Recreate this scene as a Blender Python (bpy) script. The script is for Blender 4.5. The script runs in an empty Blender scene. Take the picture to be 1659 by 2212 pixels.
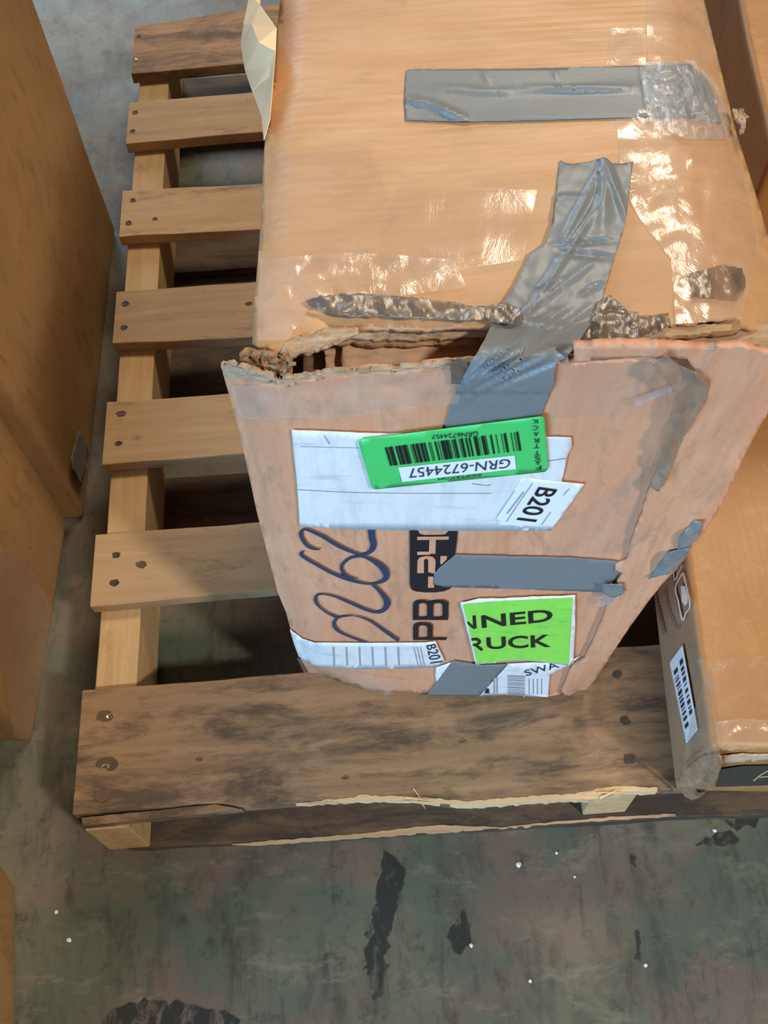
import bpy, bmesh, math, random
from mathutils import Vector, Matrix, noise, kdtree
random.seed(7)
C = bpy.context.scene.collection
SC = bpy.context.scene

# ---------------------------------------------------------------- camera
W, H = 1659, 2212
FPX = 2263.79
CAM = Vector((0.3045, -0.2424, 1.1082))
RM = Matrix(((0.99738704, 0.07214112, -0.00383996),
             (-0.06482145, 0.87019057, -0.48843275),
             (-0.03189459, 0.48740541, 0.87259309)))
cd = bpy.data.cameras.new('camera'); cam = bpy.data.objects.new('camera', cd); C.objects.link(cam)
cd.sensor_fit = 'VERTICAL'; cd.sensor_height = 24.0; cd.lens = 24.0 * FPX / H
cd.clip_start = 0.02; cd.clip_end = 60
cam.matrix_world = Matrix.Translation(CAM) @ RM.to_4x4()
SC.camera = cam

# ---------------------------------------------------------------- world, lamps, exposure
w = bpy.data.worlds.new('warehouse_air'); SC.world = w; w.use_nodes = True
bg = w.node_tree.nodes['Background']; bg.inputs[0].default_value = (1.0, 0.93, 0.84, 1); bg.inputs[1].default_value = 0.035

def area(name, loc, target, sx, sy, power, col):
    l = bpy.data.lights.new(name, 'AREA'); l.shape = 'RECTANGLE'; l.size = sx; l.size_y = sy
    l.energy = power; l.color = col
    o = bpy.data.objects.new(name, l); C.objects.link(o); o.location = loc
    o.rotation_euler = (Vector(target) - Vector(loc)).to_track_quat('-Z', 'Y').to_euler()
    return o
area('high_bay_lamp', (2.0, -1.65, 3.2), (.3, .2, .4), .26, .26, 96, (1.0, 0.92, 0.83))
area('ceiling_lamp', (1.5, 2.7, 4.0), (.3, .4, .3), 1.2, .9, 108, (1.0, 0.84, 0.64))
area('loading_door', (-3.0, -3.7, 1.9), (.3, .3, .4), 3.0, 2.2, 400, (0.36, 0.65, 1.0))
area('far_door', (-1.2, 6.4, 2.3), (0, 1.3, 0), 1.8, 1.4, 130, (0.70, 0.85, 1.0))
SC.view_settings.view_transform = 'Standard'; SC.view_settings.look = 'None'
SC.view_settings.gamma = 1; SC.view_settings.use_curve_mapping = False
SC.view_settings.exposure = 0.0

# ---------------------------------------------------------------- helpers
T = 0.121      # top of the pallet deck

def ray(u, v):
    return (RM @ Vector(((u - W / 2) / FPX, -(v - H / 2) / FPX, -1.0)))

class Surf:
    """a real plane in the room with a height field on it; at(u, v, off) is the point of it seen at that pixel of the photograph"""
    def __init__(s, p0, n, bump=None):
        s.p0 = Vector(p0); s.n = Vector(n).normalized(); s.bump = bump
    zmin = None
    def at(s, u, v, off=0.0):
        p = s._at(u, v, off)
        if s.zmin is not None and p.z < s.zmin: p.z = s.zmin
        return p
    def _at(s, u, v, off=0.0):
        d = ray(u, v); h = off
        for _ in range(4):
            t = (s.p0 + s.n * h - CAM).dot(s.n) / d.dot(s.n)
            p = CAM + d * t
            if not s.bump: break
            h = off + s.bump(p)
        if not s.bump:
            t = (s.p0 + s.n * off - CAM).dot(s.n) / d.dot(s.n); p = CAM + d * t
        return p

class Fold:
    """two surfaces joined by a soft fold"""
    def __init__(s, a, b, v0, v1): s.a, s.b, s.v0, s.v1 = a, b, v0, v1; s.n = (a.n + b.n).normalized()
    def at(s, u, v, off=0.0):
        k = min(1, max(0, (v - s.v0) / (s.v1 - s.v0))); k = k * k * (3 - 2 * k)
        if k == 0: return s.a.at(u, v, off)
        if k == 1: return s.b.at(u, v, off)
        return s.a.at(u, v, off).lerp(s.b.at(u, v, off), k)

def nz(x, y, z=0.0): return noise.noise(Vector((x, y, z)))

def link(name, me, mat, parent=None, label=None):
    o = bpy.data.objects.new(name, me); C.objects.link(o)
    if mat is not None: me.materials.append(mat)
    if parent is not None:
        off = parent.matrix_basis.translation.copy()
        q = parent
        while q.parent is not None:
            q = q.parent; off += q.matrix_basis.translation
        me.transform(Matrix.Translation(-off))
        o.parent = parent
    if label: o['label'] = label
    return o

def thing(name, label, cat, loc=(0, 0, 0), group=None):
    o = bpy.data.objects.new(name, None); C.objects.link(o); o.location = loc
    o.empty_display_size = .05
    o['label'] = label; o['category'] = cat
    if group: o['group'] = group
    return o

def ragged(pts, amp, step, seed=0, closed=True):
    out = []; n = len(pts)
    for i in range(n if closed else n - 1):
        a, b = pts[i], pts[(i + 1) % n]
        L = math.hypot(b[0] - a[0], b[1] - a[1]); k = max(1, int(L / step))
        for j in range(k):
            t = j / k; x = a[0] + (b[0] - a[0]) * t; y = a[1] + (b[1] - a[1]) * t
            if amp:
                x += amp * nz(x / step * .9, y / step * .9, seed + .3); y += amp * nz(x / step * .9, y / step * .9, seed + 9.7)
            out.append((x, y))
    if not closed: out.append(pts[-1])
    return out

def flat(poly, step):
    bm = bmesh.new()
    f = bm.faces.new([bm.verts.new((p[0], p[1], 0)) for p in poly])
    f.normal_update()
    bmesh.ops.triangulate(bm, faces=[f])
    xs = [p[0] for p in poly]; ys = [p[1] for p in poly]
    if step:
        for ax, lo, hi in ((0, min(xs), max(xs)), (1, min(ys), max(ys))):
            k = int((hi - lo) / step)
            for i in range(1, k + 1):
                co = [0, 0, 0]; co[ax] = lo + i * (hi - lo) / (k + 1)
                no = [0, 0, 0]; no[ax] = 1
                bmesh.ops.bisect_plane(bm, geom=bm.verts[:] + bm.edges[:] + bm.faces[:], plane_co=co, plane_no=no)
        bmesh.ops.dissolve_degenerate(bm, dist=1e-6, edges=bm.edges[:])
    return bm

def finish(bm, mapf, out_n, name, mat, parent, thick, smooth, label=None, kind=None):
    for v in bm.verts: v.co = mapf(v.co.x, v.co.y)
    bm.normal_update()
    s = sum((f.normal.dot(out_n) * f.calc_area() for f in bm.faces), 0.0)
    if s < 0: bmesh.ops.reverse_faces(bm, faces=bm.faces[:])
    for f in bm.faces: f.smooth = smooth
    me = bpy.data.meshes.new(name); bm.to_mesh(me); bm.free()
    o = link(name, me, mat, parent, label)
    if thick:
        m = o.modifiers.new('thickness', 'SOLIDIFY'); m.thickness = thick; m.offset = -1
    if kind: o['kind'] = kind
    return o

def patch(name, poly, surf, off, mat, parent, thick=.0004, step=16, rag=0, ragstep=14, extra=None, smooth=True, label=None, seed=0, kind=None):
    """a sheet lying on a surface, its outline taken from the photograph"""
    if rag: poly = ragged(poly, rag, ragstep, seed)
    bm = flat(poly, step)
    ex = extra or (lambda u, v: 0.0)
    return finish(bm, lambda u, v: surf.at(u, v, off + ex(u, v)), surf.n, name, mat, parent, thick, smooth, label, kind)

def slab(name, poly, z, mat, parent, thick, step=.03, wav=.0003, label=None, smooth=False):
    """a board: world outline, top at z"""
    bm = flat(poly, step)
    s = random.random() * 50
    return finish(bm, lambda x, y: Vector((x, y, z + wav * nz(x * 9, y * 40, s))), Vector((0, 0, 1)), name, mat, parent, thick, smooth, label)

def rrect(cs, r, n=4):
    out = []
    for i in range(len(cs)):
        p = Vector(cs[i]); a = Vector(cs[i - 1]); b = Vector(cs[(i + 1) % len(cs)])
        da = (a - p).normalized() * r; db = (b - p).normalized() * r
        for k in range(n + 1):
            t = k / n
            q = (p + da) * (1 - t) ** 2 + p * 2 * t * (1 - t) + (p + db) * t ** 2
            out.append((q.x, q.y))
    return out

def stroke_bm(bm, pts):
    """pts: (x, y, width)"""
    P = []
    for i in range(len(pts) - 1):
        p0 = pts[max(0, i - 1)]; p1 = pts[i]; p2 = pts[i + 1]; p3 = pts[min(len(pts) - 1, i + 2)]
        for k in range(6):
            t = k / 6
            P.append(tuple(.5 * (2 * p1[j] + (p2[j] - p0[j]) * t + (2 * p0[j] - 5 * p1[j] + 4 * p2[j] - p3[j]) * t * t + (-p0[j] + 3 * p1[j] - 3 * p2[j] + p3[j]) * t ** 3) for j in range(3)))
    P.append(tuple(pts[-1])); prev = None
    for i, p in enumerate(P):
        a = P[max(0, i - 1)]; b = P[min(len(P) - 1, i + 1)]
        d = Vector((b[0] - a[0], b[1] - a[1])).normalized(); nn = Vector((-d.y, d.x)) * p[2] * .5
        q = (bm.verts.new((p[0] + nn.x, p[1] + nn.y, 0)), bm.verts.new((p[0] - nn.x, p[1] - nn.y, 0)))
        if prev: bm.faces.new((prev[0], prev[1], q[1], q[0]))
        prev = q

def strokes(name, lines, surf, off, mat, parent, label=None):
    bm = bmesh.new()
    for l in lines: stroke_bm(bm, l)
    bm.normal_update()
    for f in bm.faces:
        if f.normal.z < 0: f.normal_flip()
    i = [0]
    return finish(bm, lambda u, v: surf.at(u, v, off), surf.n, name, mat, parent, 0, False, label)

def polys(name, plist, surf, off, mat, parent, label=None, step=10, kind=None):
    bm = bmesh.new()
    for pl in plist:
        b2 = flat(pl, step); me = bpy.data.meshes.new('t'); b2.to_mesh(me); b2.free(); bm.from_mesh(me); bpy.data.meshes.remove(me)
    bm.normal_update()
    for f in bm.faces:
        if f.normal.z < 0: f.normal_flip()
    return finish(bm, lambda u, v: surf.at(u, v, off), surf.n, name, mat, parent, 0, False, label, kind)

def text(name, s, quad, surf, off, mat, parent, shear=0, bold=0, label=None):
    """letters set flat on a surface; quad = photo positions of text bottom-left, bottom-right, top-right, top-left"""
    cu = bpy.data.curves.new('t', 'FONT'); cu.body = s; cu.size = 1; cu.offset = bold; cu.resolution_u = 4
    to = bpy.data.objects.new('t', cu); C.objects.link(to)
    bpy.context.view_layer.update()
    me = bpy.data.meshes.new_from_object(to.evaluated_get(bpy.context.evaluated_depsgraph_get()))
    bpy.data.objects.remove(to); bpy.data.curves.remove(cu)
    bm = bmesh.new(); bm.from_mesh(me); bpy.data.meshes.remove(me)
    xs = [v.co.x for v in bm.verts]; ys = [v.co.y for v in bm.verts]
    x0, x1, y0, y1 = min(xs), max(xs), min(ys), max(ys)
    BL, BR, TR, TL = [Vector(q) for q in quad]
    def mp(x, y):
        a = (x - x0) / (x1 - x0); b = (y - y0) / max(1e-6, y1 - y0)
        p = (BL * (1 - a) + BR * a) * (1 - b) + (TL * (1 - a) + TR * a) * b
        return surf.at(p.x, p.y, off)
    for v in bm.verts: v.co.z = 0
    return finish(bm, mp, surf.n, name, mat, parent, 0, False, label)

# ---------------------------------------------------------------- materials
def lin(c): return tuple((x / 12.92 if x <= .04045 else ((x + .055) / 1.055) ** 2.4) for x in [k / 255 for k in c]) + (1,)

class NT:
    def __init__(s, name):
        s.m = bpy.data.materials.new(name); s.m.use_nodes = True; s.t = s.m.node_tree; s.N = s.t.nodes; s.L = s.t.links
        s.b = s.N['Principled BSDF']; s.tc = s.N.new('ShaderNodeTexCoord')
    def mapping(s, scale, src='Object', rot=(0, 0, 0)):
        n = s.N.new('ShaderNodeMapping'); n.inputs['Scale'].default_value = scale; n.inputs['Rotation'].default_value = rot
        s.L.new(s.tc.outputs[src], n.inputs['Vector']); return n.outputs[0]
    def noise(s, vec, scale, detail=4, rough=.55, dist=0):
        n = s.N.new('ShaderNodeTexNoise'); n.inputs['Scale'].default_value = scale; n.inputs['Detail'].default_value = detail
        n.inputs['Roughness'].default_value = rough; n.inputs['Distortion'].default_value = dist
        s.L.new(vec, n.inputs['Vector']); return n.outputs['Fac']
    def ramp(s, fac, stops):
        n = s.N.new('ShaderNodeValToRGB'); s.L.new(fac, n.inputs[0])
        e = n.color_ramp.elements
        while len(e) < len(stops): e.new(.5)
        for k, (p, c) in enumerate(stops): e[k].position = p; e[k].color = c
        return n.outputs[0]
    def mix(s, fac, a, b, mode='MIX'):
        n = s.N.new('ShaderNodeMix'); n.data_type = 'RGBA'; n.blend_type = mode
        for sock, v in ((n.inputs[0], fac), (n.inputs[6], a), (n.inputs[7], b)):
            if isinstance(v, (float, int, tuple)): sock.default_value = v
            else: s.L.new(v, sock)
        return n.outputs[2]
    def bump(s, h, strength, dist=.002, nrm=None):
        n = s.N.new('ShaderNodeBump'); n.inputs['Strength'].default_value = strength; n.inputs['Distance'].default_value = dist
        s.L.new(h, n.inputs['Height'])
        if nrm: s.L.new(nrm, n.inputs['Normal'])
        return n.outputs[0]
    def out(s, col=None, rough=None, nrm=None, **kw):
        for sock, v in ((s.b.inputs['Base Color'], col), (s.b.inputs['Roughness'], rough), (s.b.inputs['Normal'], nrm)):
            if v is None: continue
            if isinstance(v, (float, int, tuple)): sock.default_value = v
            else: s.L.new(v, sock)
        for k, v in kw.items(): s.b.inputs[k].default_value = v
        return s.m

G1 = lambda x: (x, x, x, 1)

def cardboard(name, c1, c2, grain=(6, 6, 1.2), rough=.62, scuff=None, bump=.25, cor=90):
    n = NT(name)
    v = n.mapping(grain)
    a = n.noise(v, 9, 5, .6, .4); b = n.noise(n.mapping((1, 1, 1)), 5, 3)
    f = n.noise(n.mapping((cor, cor, 4) if grain[2] < grain[0] else (4, 90, 90)), 2.2, 3, .6)
    col = n.mix(n.ramp(a, [(.35, G1(0)), (.68, G1(1))]), lin(c1), lin(c2))
    col = n.mix(n.ramp(b, [(.3, G1(0)), (.75, G1(.55))]), col, lin(tuple(min(255, int(k * .86)) for k in c1)))
    if scuff:
        g = n.noise(n.mapping((9, 9, 3) if grain[2] < grain[0] else (3, 9, 9)), 7, 6, .75, .5)
        col = n.mix(n.ramp(g, [(.52, G1(0)), (.66, G1(.7))]), col, lin(scuff))
    wv = n.N.new('ShaderNodeTexWave'); wv.wave_type = 'BANDS'; wv.bands_direction = 'X' if grain[2] < grain[0] else 'Y'
    wv.inputs['Scale'].default_value = 44; wv.inputs['Distortion'].default_value = .5; wv.inputs['Detail'].default_value = 2; wv.inputs['Detail Scale'].default_value = 3
    n.L.new(n.mapping((1, 1, 1)), wv.inputs['Vector'])
    msk = n.ramp(n.noise(n.mapping((1.4, 1.4, 1.4)), 6, 3), [(.45, G1(0)), (.7, G1(.24))])
    col = n.mix(n.mix(wv.outputs['Fac'], G1(0), msk), col, lin(tuple(int(k * .8) for k in c1)))
    h = n.bump(f, bump, .0012, n.bump(a, .25, .002, n.bump(wv.outputs['Fac'], .07 if name not in ('cardboard_right', 'cardboard_left') else 0, .0006)))
    return n.out(col, n.ramp(b, [(.2, G1(rough - .12)), (.8, G1(rough + .1))]), h)

def wood(name, c1, c2, stain, amt, rough=.75):
    n = NT(name)
    oi = n.N.new('ShaderNodeObjectInfo')
    mp = n.N.new('ShaderNodeMapping'); mp.inputs['Scale'].default_value = (1.6, 22, 22)
    ad = n.N.new('ShaderNodeVectorMath'); ad.operation = 'ADD'
    sc = n.N.new('ShaderNodeVectorMath'); sc.operation = 'SCALE'; sc.inputs[0].default_value = (7, 11, 5); n.L.new(oi.outputs['Random'], sc.inputs['Scale'])
    n.L.new(n.tc.outputs['Object'], ad.inputs[0]); n.L.new(sc.outputs[0], ad.inputs[1]); n.L.new(ad.outputs[0], mp.inputs['Vector'])
    g = n.noise(mp.outputs[0], 3.2, 6, .62, .35)
    m2 = n.N.new('ShaderNodeMapping'); m2.inputs['Scale'].default_value = (2.6, 9, 9); n.L.new(ad.outputs[0], m2.inputs['Vector'])
    b = n.noise(m2.outputs[0], 3.4, 8, .74, .25)
    m3 = n.N.new('ShaderNodeMapping'); m3.inputs['Scale'].default_value = (14, 40, 40); n.L.new(ad.outputs[0], m3.inputs['Vector'])
    k = n.noise(m3.outputs[0], 1.6, 5, .7, .6)
    col = n.mix(n.ramp(g, [(.3, G1(0)), (.7, G1(1))]), lin(c1), lin(c2))
    col = n.mix(n.ramp(b, [(.62 - amt * .25, G1(0)), (.74 - amt * .2, G1(.85))]), col, lin(stain))
    col = n.mix(n.ramp(k, [(.62, G1(0)), (.72, G1(.6 * amt))]), col, lin(tuple(int(x * .75) for x in stain)))
    hsv = n.N.new('ShaderNodeHueSaturation'); n.L.new(col, hsv.inputs['Color'])
    mr = n.N.new('ShaderNodeMapRange'); n.L.new(oi.outputs['Random'], mr.inputs[0]); mr.inputs[3].default_value = .82; mr.inputs[4].default_value = 1.15
    n.L.new(mr.outputs[0], hsv.inputs['Value'])
    return n.out(hsv.outputs[0], rough, n.bump(g, .35, .0015, n.bump(k, .3, .001)))

def plain(name, c, rough=.6, bump=0, bs=300, spec=None, var=0, metallic=0):
    n = NT(name); nr = None; col = lin(c)
    if bump: nr = n.bump(n.noise(n.mapping((1, 1, 1)), bs, 4, .6), bump, .001)
    if var:
        col = n.mix(n.ramp(n.noise(n.mapping((1, 1, 1)), 30, 5, .7), [(.4, G1(0)), (.7, G1(1))]), lin(c), lin(tuple(int(x * (1 - var)) for x in c)))
    m = n.out(col, rough, nr, Metallic=metallic)
    if spec is not None: n.b.inputs['Specular IOR Level'].default_value = spec
    return m

def film(name, tint, opac, rough=.16, bump=.5, bs=60, stretch=(2.2, .8, .8)):
    """clear packing tape or stretch film: see-through with a glossy wrinkled face"""
    n = NT(name); n.out(lin(tint), rough)
    tr = n.N.new('ShaderNodeBsdfTransparent'); mx = n.N.new('ShaderNodeMixShader'); gl = n.N.new('ShaderNodeBsdfGlossy'); m2 = n.N.new('ShaderNodeMixShader')
    nr = n.bump(n.noise(n.mapping(stretch), bs, 5, .65, 1.5), bump, .003)
    n.L.new(nr, n.b.inputs['Normal']); n.L.new(nr, gl.inputs['Normal']); gl.inputs['Roughness'].default_value = rough; gl.inputs['Color'].default_value = (1, 1, 1, 1)
    f = n.noise(n.mapping(stretch), bs * .35, 4, .6, .5)
    fr = n.ramp(f, [(.35, G1(opac * .45)), (.65, G1(min(1, opac * 1.4)))])
    n.L.new(fr, mx.inputs[0]); n.L.new(tr.outputs[0], mx.inputs[1]); n.L.new(n.b.outputs[0], mx.inputs[2])
    fn = n.N.new('ShaderNodeLayerWeight'); fn.inputs['Blend'].default_value = .5; n.L.new(nr, fn.inputs['Normal'])
    pw_ = n.N.new('ShaderNodeMath'); pw_.operation = 'POWER'; n.L.new(fn.outputs['Facing'], pw_.inputs[0]); pw_.inputs[1].default_value = 4
    ma = n.N.new('ShaderNodeMath'); ma.operation = 'MULTIPLY_ADD'; n.L.new(pw_.outputs[0], ma.inputs[0]); ma.inputs[1].default_value = .5; ma.inputs[2].default_value = .05
    n.L.new(ma.outputs[0], m2.inputs[0]); n.L.new(mx.outputs[0], m2.inputs[1]); n.L.new(gl.outputs[0], m2.inputs[2])
    n.L.new(m2.outputs[0], n.N['Material Output'].inputs['Surface'])
    return n.m

M = {}
M['card_top'] = cardboard('cardboard_top', (198, 149, 102), (208, 166, 122), (1.2, 7, 7), .5, (176, 140, 104), .2)
M['card_front'] = cardboard('cardboard_front', (216, 151, 112), (226, 168, 130), (7, 7, 1.2), .6, (170, 130, 102), .45)
M['card_pale'] = cardboard('cardboard_pale', (212, 178, 146), (196, 156, 122), (2, 9, 9), .7, (150, 118, 90), .3)
M['card_in'] = plain('cardboard_inside', (120, 88, 60), .85, .2)
M['card_torn'] = cardboard('torn_paper_layers', (198, 170, 136), (160, 126, 94), (4, 30, 30), .85, (104, 82, 60), .4)
M['card_edge'] = cardboard('cardboard_raw_edge', (180, 142, 104), (146, 112, 80), (3, 60, 60), .85, (92, 70, 50), .4)
M['card_left'] = cardboard('cardboard_left', (158, 120, 74), (170, 128, 82), (4, 1, 1.2), .55, (128, 94, 58), .15)
M['card_right'] = cardboard('cardboard_right', (178, 126, 70), (168, 120, 68), (4, 2, 2), .42, (180, 132, 80), .15)
M['card_side'] = cardboard('cardboard_grey_side', (170, 136, 100), (160, 124, 88), (4, 1, 3), .7, (140, 118, 92), .2)
M['wood'] = wood('pallet_wood', (196, 164, 122), (172, 138, 98), (112, 96, 74), .25)
M['wood_old'] = wood('weathered_pallet_wood', (172, 136, 98), (140, 108, 76), (76, 62, 48), .7)
M['wood_dark'] = wood('dark_bottom_wood', (112, 88, 62), (80, 62, 44), (48, 42, 36), .8)  # darker, browner wood tones for the bottom boards
M['split'] = wood('fresh_split_wood', (226, 196, 152), (206, 172, 126), (150, 120, 84), .2)
M['knot'] = plain('knot', (104, 80, 56), .8, .3, 400, var=.3)
M['nail'] = plain('rusty_nail', (60, 50, 42), .6, .4, 600)
M['nailb'] = plain('bright_nail', (190, 180, 160), .35, 0, metallic=.7)
M['duct'] = plain('duct_tape', (118, 122, 122), .42, .12, 260)
M['duct_worn'] = plain('worn_duct_tape', (132, 136, 136), .33, .5, 160, var=.25)
M['film'] = film('clear_packing_tape', (250, 232, 212), .07, .14, .16, 22)
M['film_w'] = film('wrinkled_packing_tape', (250, 232, 212), .17, .16, .32, 26)
M['film_g'] = film('dirty_packing_tape', (112, 97, 80), .74, .30, .28, 60)
M['film_p'] = film('peeled_packing_tape', (158, 134, 112), .62, .3, .28, 60)
M['film_c'] = film('crumpled_clear_tape', (206, 208, 210), .28, .10, .5, 90)
def paperlabel(name, c, d):
    n = NT(name)
    a = n.noise(n.mapping((80, 80, 14)), 1.5, 4, .6); b = n.noise(n.mapping((12, 12, 40)), 2.0, 5, .7)
    col = n.mix(n.ramp(a, [(.45, G1(0)), (.75, G1(.6))]), lin(c), lin(d))
    col = n.mix(n.ramp(b, [(.55, G1(0)), (.72, G1(.55))]), col, lin(tuple(int(x * .85) for x in d)))
    return n.out(col, .45, n.bump(a, .3, .0008))
M['label'] = paperlabel('white_label', (226, 226, 224), (196, 196, 196))
M['label_shaded'] = paperlabel('shaded_white_label', (130, 124, 120), (106, 100, 98))  # white label greyed; the shadow it lies in is put into its colour
M['white'] = plain('white_paper', (232, 232, 232), .5)
M['green'] = plain('green_sticker', (72, 200, 104), .38)
M['lime'] = paperlabel('lime_label', (146, 226, 84), (128, 208, 78))
M['ink'] = plain('black_ink', (24, 24, 28), .5)
M['inkb'] = plain('dark_print', (38, 40, 50), .5)
M['marker'] = plain('blue_marker', (44, 60, 86), .5)
M['faint'] = plain('faint_print', (150, 152, 158), .6)
M['brown_ink'] = plain('brown_print', (104, 84, 64), .7)
M['cream_ink'] = plain('cream_print', (240, 224, 204), .5)
M['crushed'] = cardboard('crushed_cardboard', (168, 128, 88), (138, 104, 70), (3, 30, 30), .8, (84, 66, 48), .4)
M['paper'] = plain('cream_paper', (238, 206, 160), .7, .15, 120)
M['band'] = plain('dark_band', (52, 50, 44), .5)
M['cream_letter'] = plain('cream_letter', (190, 160, 116), .5)
M['stain'] = plain('black_floor_stain', (42, 44, 44), .55, .5, 90, var=.3)
def stain():
    n = NT('black_floor_stain'); n.out(lin((44, 46, 44)), .5)
    tr = n.N.new('ShaderNodeBsdfTransparent'); mx = n.N.new('ShaderNodeMixShader')
    f = n.noise(n.mapping((1.6, .7, 1)), 42, 7, .75, .8)
    n.L.new(n.ramp(f, [(.40, G1(.05)), (.54, G1(.92))]), mx.inputs[0]); n.L.new(tr.outputs[0], mx.inputs[1]); n.L.new(n.b.outputs[0], mx.inputs[2])
    n.L.new(mx.outputs[0], n.N['Material Output'].inputs['Surface']); return n.m
M['stain'] = stain()
M['crumb'] = plain('white_crumb', (225, 225, 215), .6)

def concrete():
    n = NT('concrete_floor')
    m1 = n.mapping((1, 1, 1))
    a = n.noise(m1, 7, 8, .66, .5); b = n.noise(n.mapping((2.2, .8, 1)), 9, 7, .7, .4); c = n.noise(m1, 38, 7, .75); d = n.noise(m1, 2.6, 4, .6, .3)
    col = n.mix(n.ramp(a, [(.44, G1(0)), (.56, G1(1))]), lin((86, 94, 80)), lin((106, 92, 80)))
    col = n.mix(n.ramp(d, [(.46, G1(0)), (.6, G1(.65))]), col, lin((118, 112, 90)))
    col = n.mix(n.ramp(b, [(.5, G1(0)), (.66, G1(.75))]), col, lin((66, 66, 56)))
    col = n.mix(n.ramp(c, [(.54, G1(0)), (.66, G1(.6))]), col, lin((56, 52, 44)))
    e = n.noise(n.mapping((3.2, .7, 1), rot=(0, 0, .25)), 14, 7, .8, .3)
    col = n.mix(n.ramp(e, [(.54, G1(0)), (.64, G1(.55))]), col, lin((54, 54, 46)))
    e2 = n.noise(n.mapping((1, 2.6, 1), rot=(0, 0, .7)), 12, 8, .8, .2)
    col = n.mix(n.ramp(e2, [(.54, G1(0)), (.66, G1(.5))]), col, lin((138, 130, 112)))
    return n.out(col, n.ramp(a, [(.3, G1(.36)), (.7, G1(.58))]), n.bump(c, .3, .001, n.bump(b, .3, .002)))
M['concrete'] = concrete()

# ================================================================ the floor
bm = bmesh.new(); bmesh.ops.create_grid(bm, x_segments=8, y_segments=8, size=5)
me = bpy.data.meshes.new('floor'); bm.to_mesh(me); bm.free()
floor = link('floor', me, M['concrete']); floor.location = (.3, 1.0, 0); floor['kind'] = 'structure'
FL = Surf((0, 0, 0), (0, 0, 1))
for k, pl in enumerate([
    [(828, 1838), (850, 1848), (878, 1880), (872, 1930), (852, 1975), (838, 2030), (836, 2085), (826, 2150), (808, 2168), (800, 2120), (786, 2090), (790, 2020), (806, 1975), (812, 1920), (822, 1880)],
    [(225, 2190), (270, 2168), (330, 2160), (390, 2172), (450, 2178), (510, 2196), (520, 2230), (300, 2240), (215, 2225)],
    [(968, 2010), (985, 1985), (1003, 1968), (1012, 2000), (1018, 2040), (1000, 2062), (978, 2056)],
    [(1362, 1842), (1375, 1850), (1376, 1880), (1366, 1878)], [(1368, 2010), (1382, 2012), (1386, 2080), (1374, 2072)],
    [(1500, 1822), (1535, 1806), (1575, 1800), (1600, 1812), (1585, 1826), (1545, 1832)],
    [(1560, 1770), (1610, 1768), (1640, 1775), (1630, 1790), (1585, 1786)]]):
    patch('floor_stain', pl, FL, .0006, M['stain'], floor, thick=0, step=0, rag=14, ragstep=11, seed=k)

# ================================================================ the pallet
DK = Surf((0, 0, T), (0, 0, 1))
def line_at(a, b, z):
    s = Surf((0, 0, z), (0, 0, 1)); p = s.at(*a); q = s.at(*b)
    return lambda x: p.y + (q.y - p.y) * (x - p.x) / (q.x - p.x)
pal = thing('pallet', 'large used wooden pallet with seven top boards standing on the concrete floor', 'pallet', (0.5, 0.6, 0))
X1 = 1.02
def deck(fr, bk, x0, mat, z=T, thick=.016, x1=X1, fx=None, name='deck_board', cut=0):
    f = line_at(*fr, z) if fr else None; b = line_at(*bk, z) if bk else None
    s = random.random() * 90; n = 44
    xs = [x0 + (x1 - x0) * i / n for i in range(n + 1)]
    F = [(x, (fx(x) if fx else f(x)) + .0016 * nz(x * 18, s) + .0006 * nz(x * 90, s)) for x in xs]
    B = [(x, b(x) + .0016 * nz(x * 18, s + 5) + .0006 * nz(x * 90, s)) for x in xs]
    if cut: F = [(F[0][0], F[0][1] + cut), (F[0][0] + cut * .35, F[0][1] + cut * .35), (F[0][0] + cut * 1.1, F[0][1] + .001)] + [q for q in F if q[0] > F[0][0] + cut * 1.2]
    o = slab(name, F + B[::-1], z, mat, pal, thick, .05, .0004)
    m = o.modifiers.new('worn_edges', 'BEVEL'); m.width = .0012; m.segments = 2; m.limit_method = 'ANGLE'; m.angle_limit = 1.0
    return o
W1, W2 = M['wood'], M['wood_old']
boards = {}
boards[0] = deck(((272, 161), (525, 138)), ((281, 59), (480, 28)), -.004, W2)
boards[1] = deck(((262, 311), (570, 285)), ((270, 222), (545, 199)), -.004, W1)
boards[2] = deck(((252, 512), (555, 496)), ((260, 411), (560, 397)), -.003, W1)
boards[3] = deck(((243, 743), (545, 729)), ((253, 630), (550, 608)), -.001, W1)
boards[4] = deck(((232, 1003), (520, 981)), ((247, 866), (490, 852)), -.002, W1)
boards[5] = deck(((208, 1308), (595, 1273)), ((226, 1153), (560, 1128)), -.003, W1)
prof = [(465, 1731), (520, 1744), (640, 1736), (783, 1720), (860, 1722), (900, 1728), (940, 1728), (960, 1736), (1010, 1736), (1100, 1728), (1200, 1722), (1300, 1714), (1330, 1706), (1421, 1705), (1520, 1702)]
pw = [DK.at(*p) for p in [(172, 1759), (300, 1747)] + prof]
def fprof(x):
    if x >= pw[-1].x: return pw[-1].y
    for a, b in zip(pw, pw[1:]):
        if x <= b.x: return a.y + (b.y - a.y) * (x - a.x) / (b.x - a.x)
boards[6] = deck(None, ((203, 1489), (600, 1457)), -.004, W2, fx=fprof)
slab('split_sliver', [(DK.at(*p).x, DK.at(*p).y) for p in ragged([(174, 1765), (300, 1752), (463, 1736), (500, 1742), (522, 1747), (420, 1757), (300, 1769), (177, 1783)], 1.5, 20)], T - .003, M['wood_old'], boards[6], .012, 0, 0, 'thin split sliver along the board edge')
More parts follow.
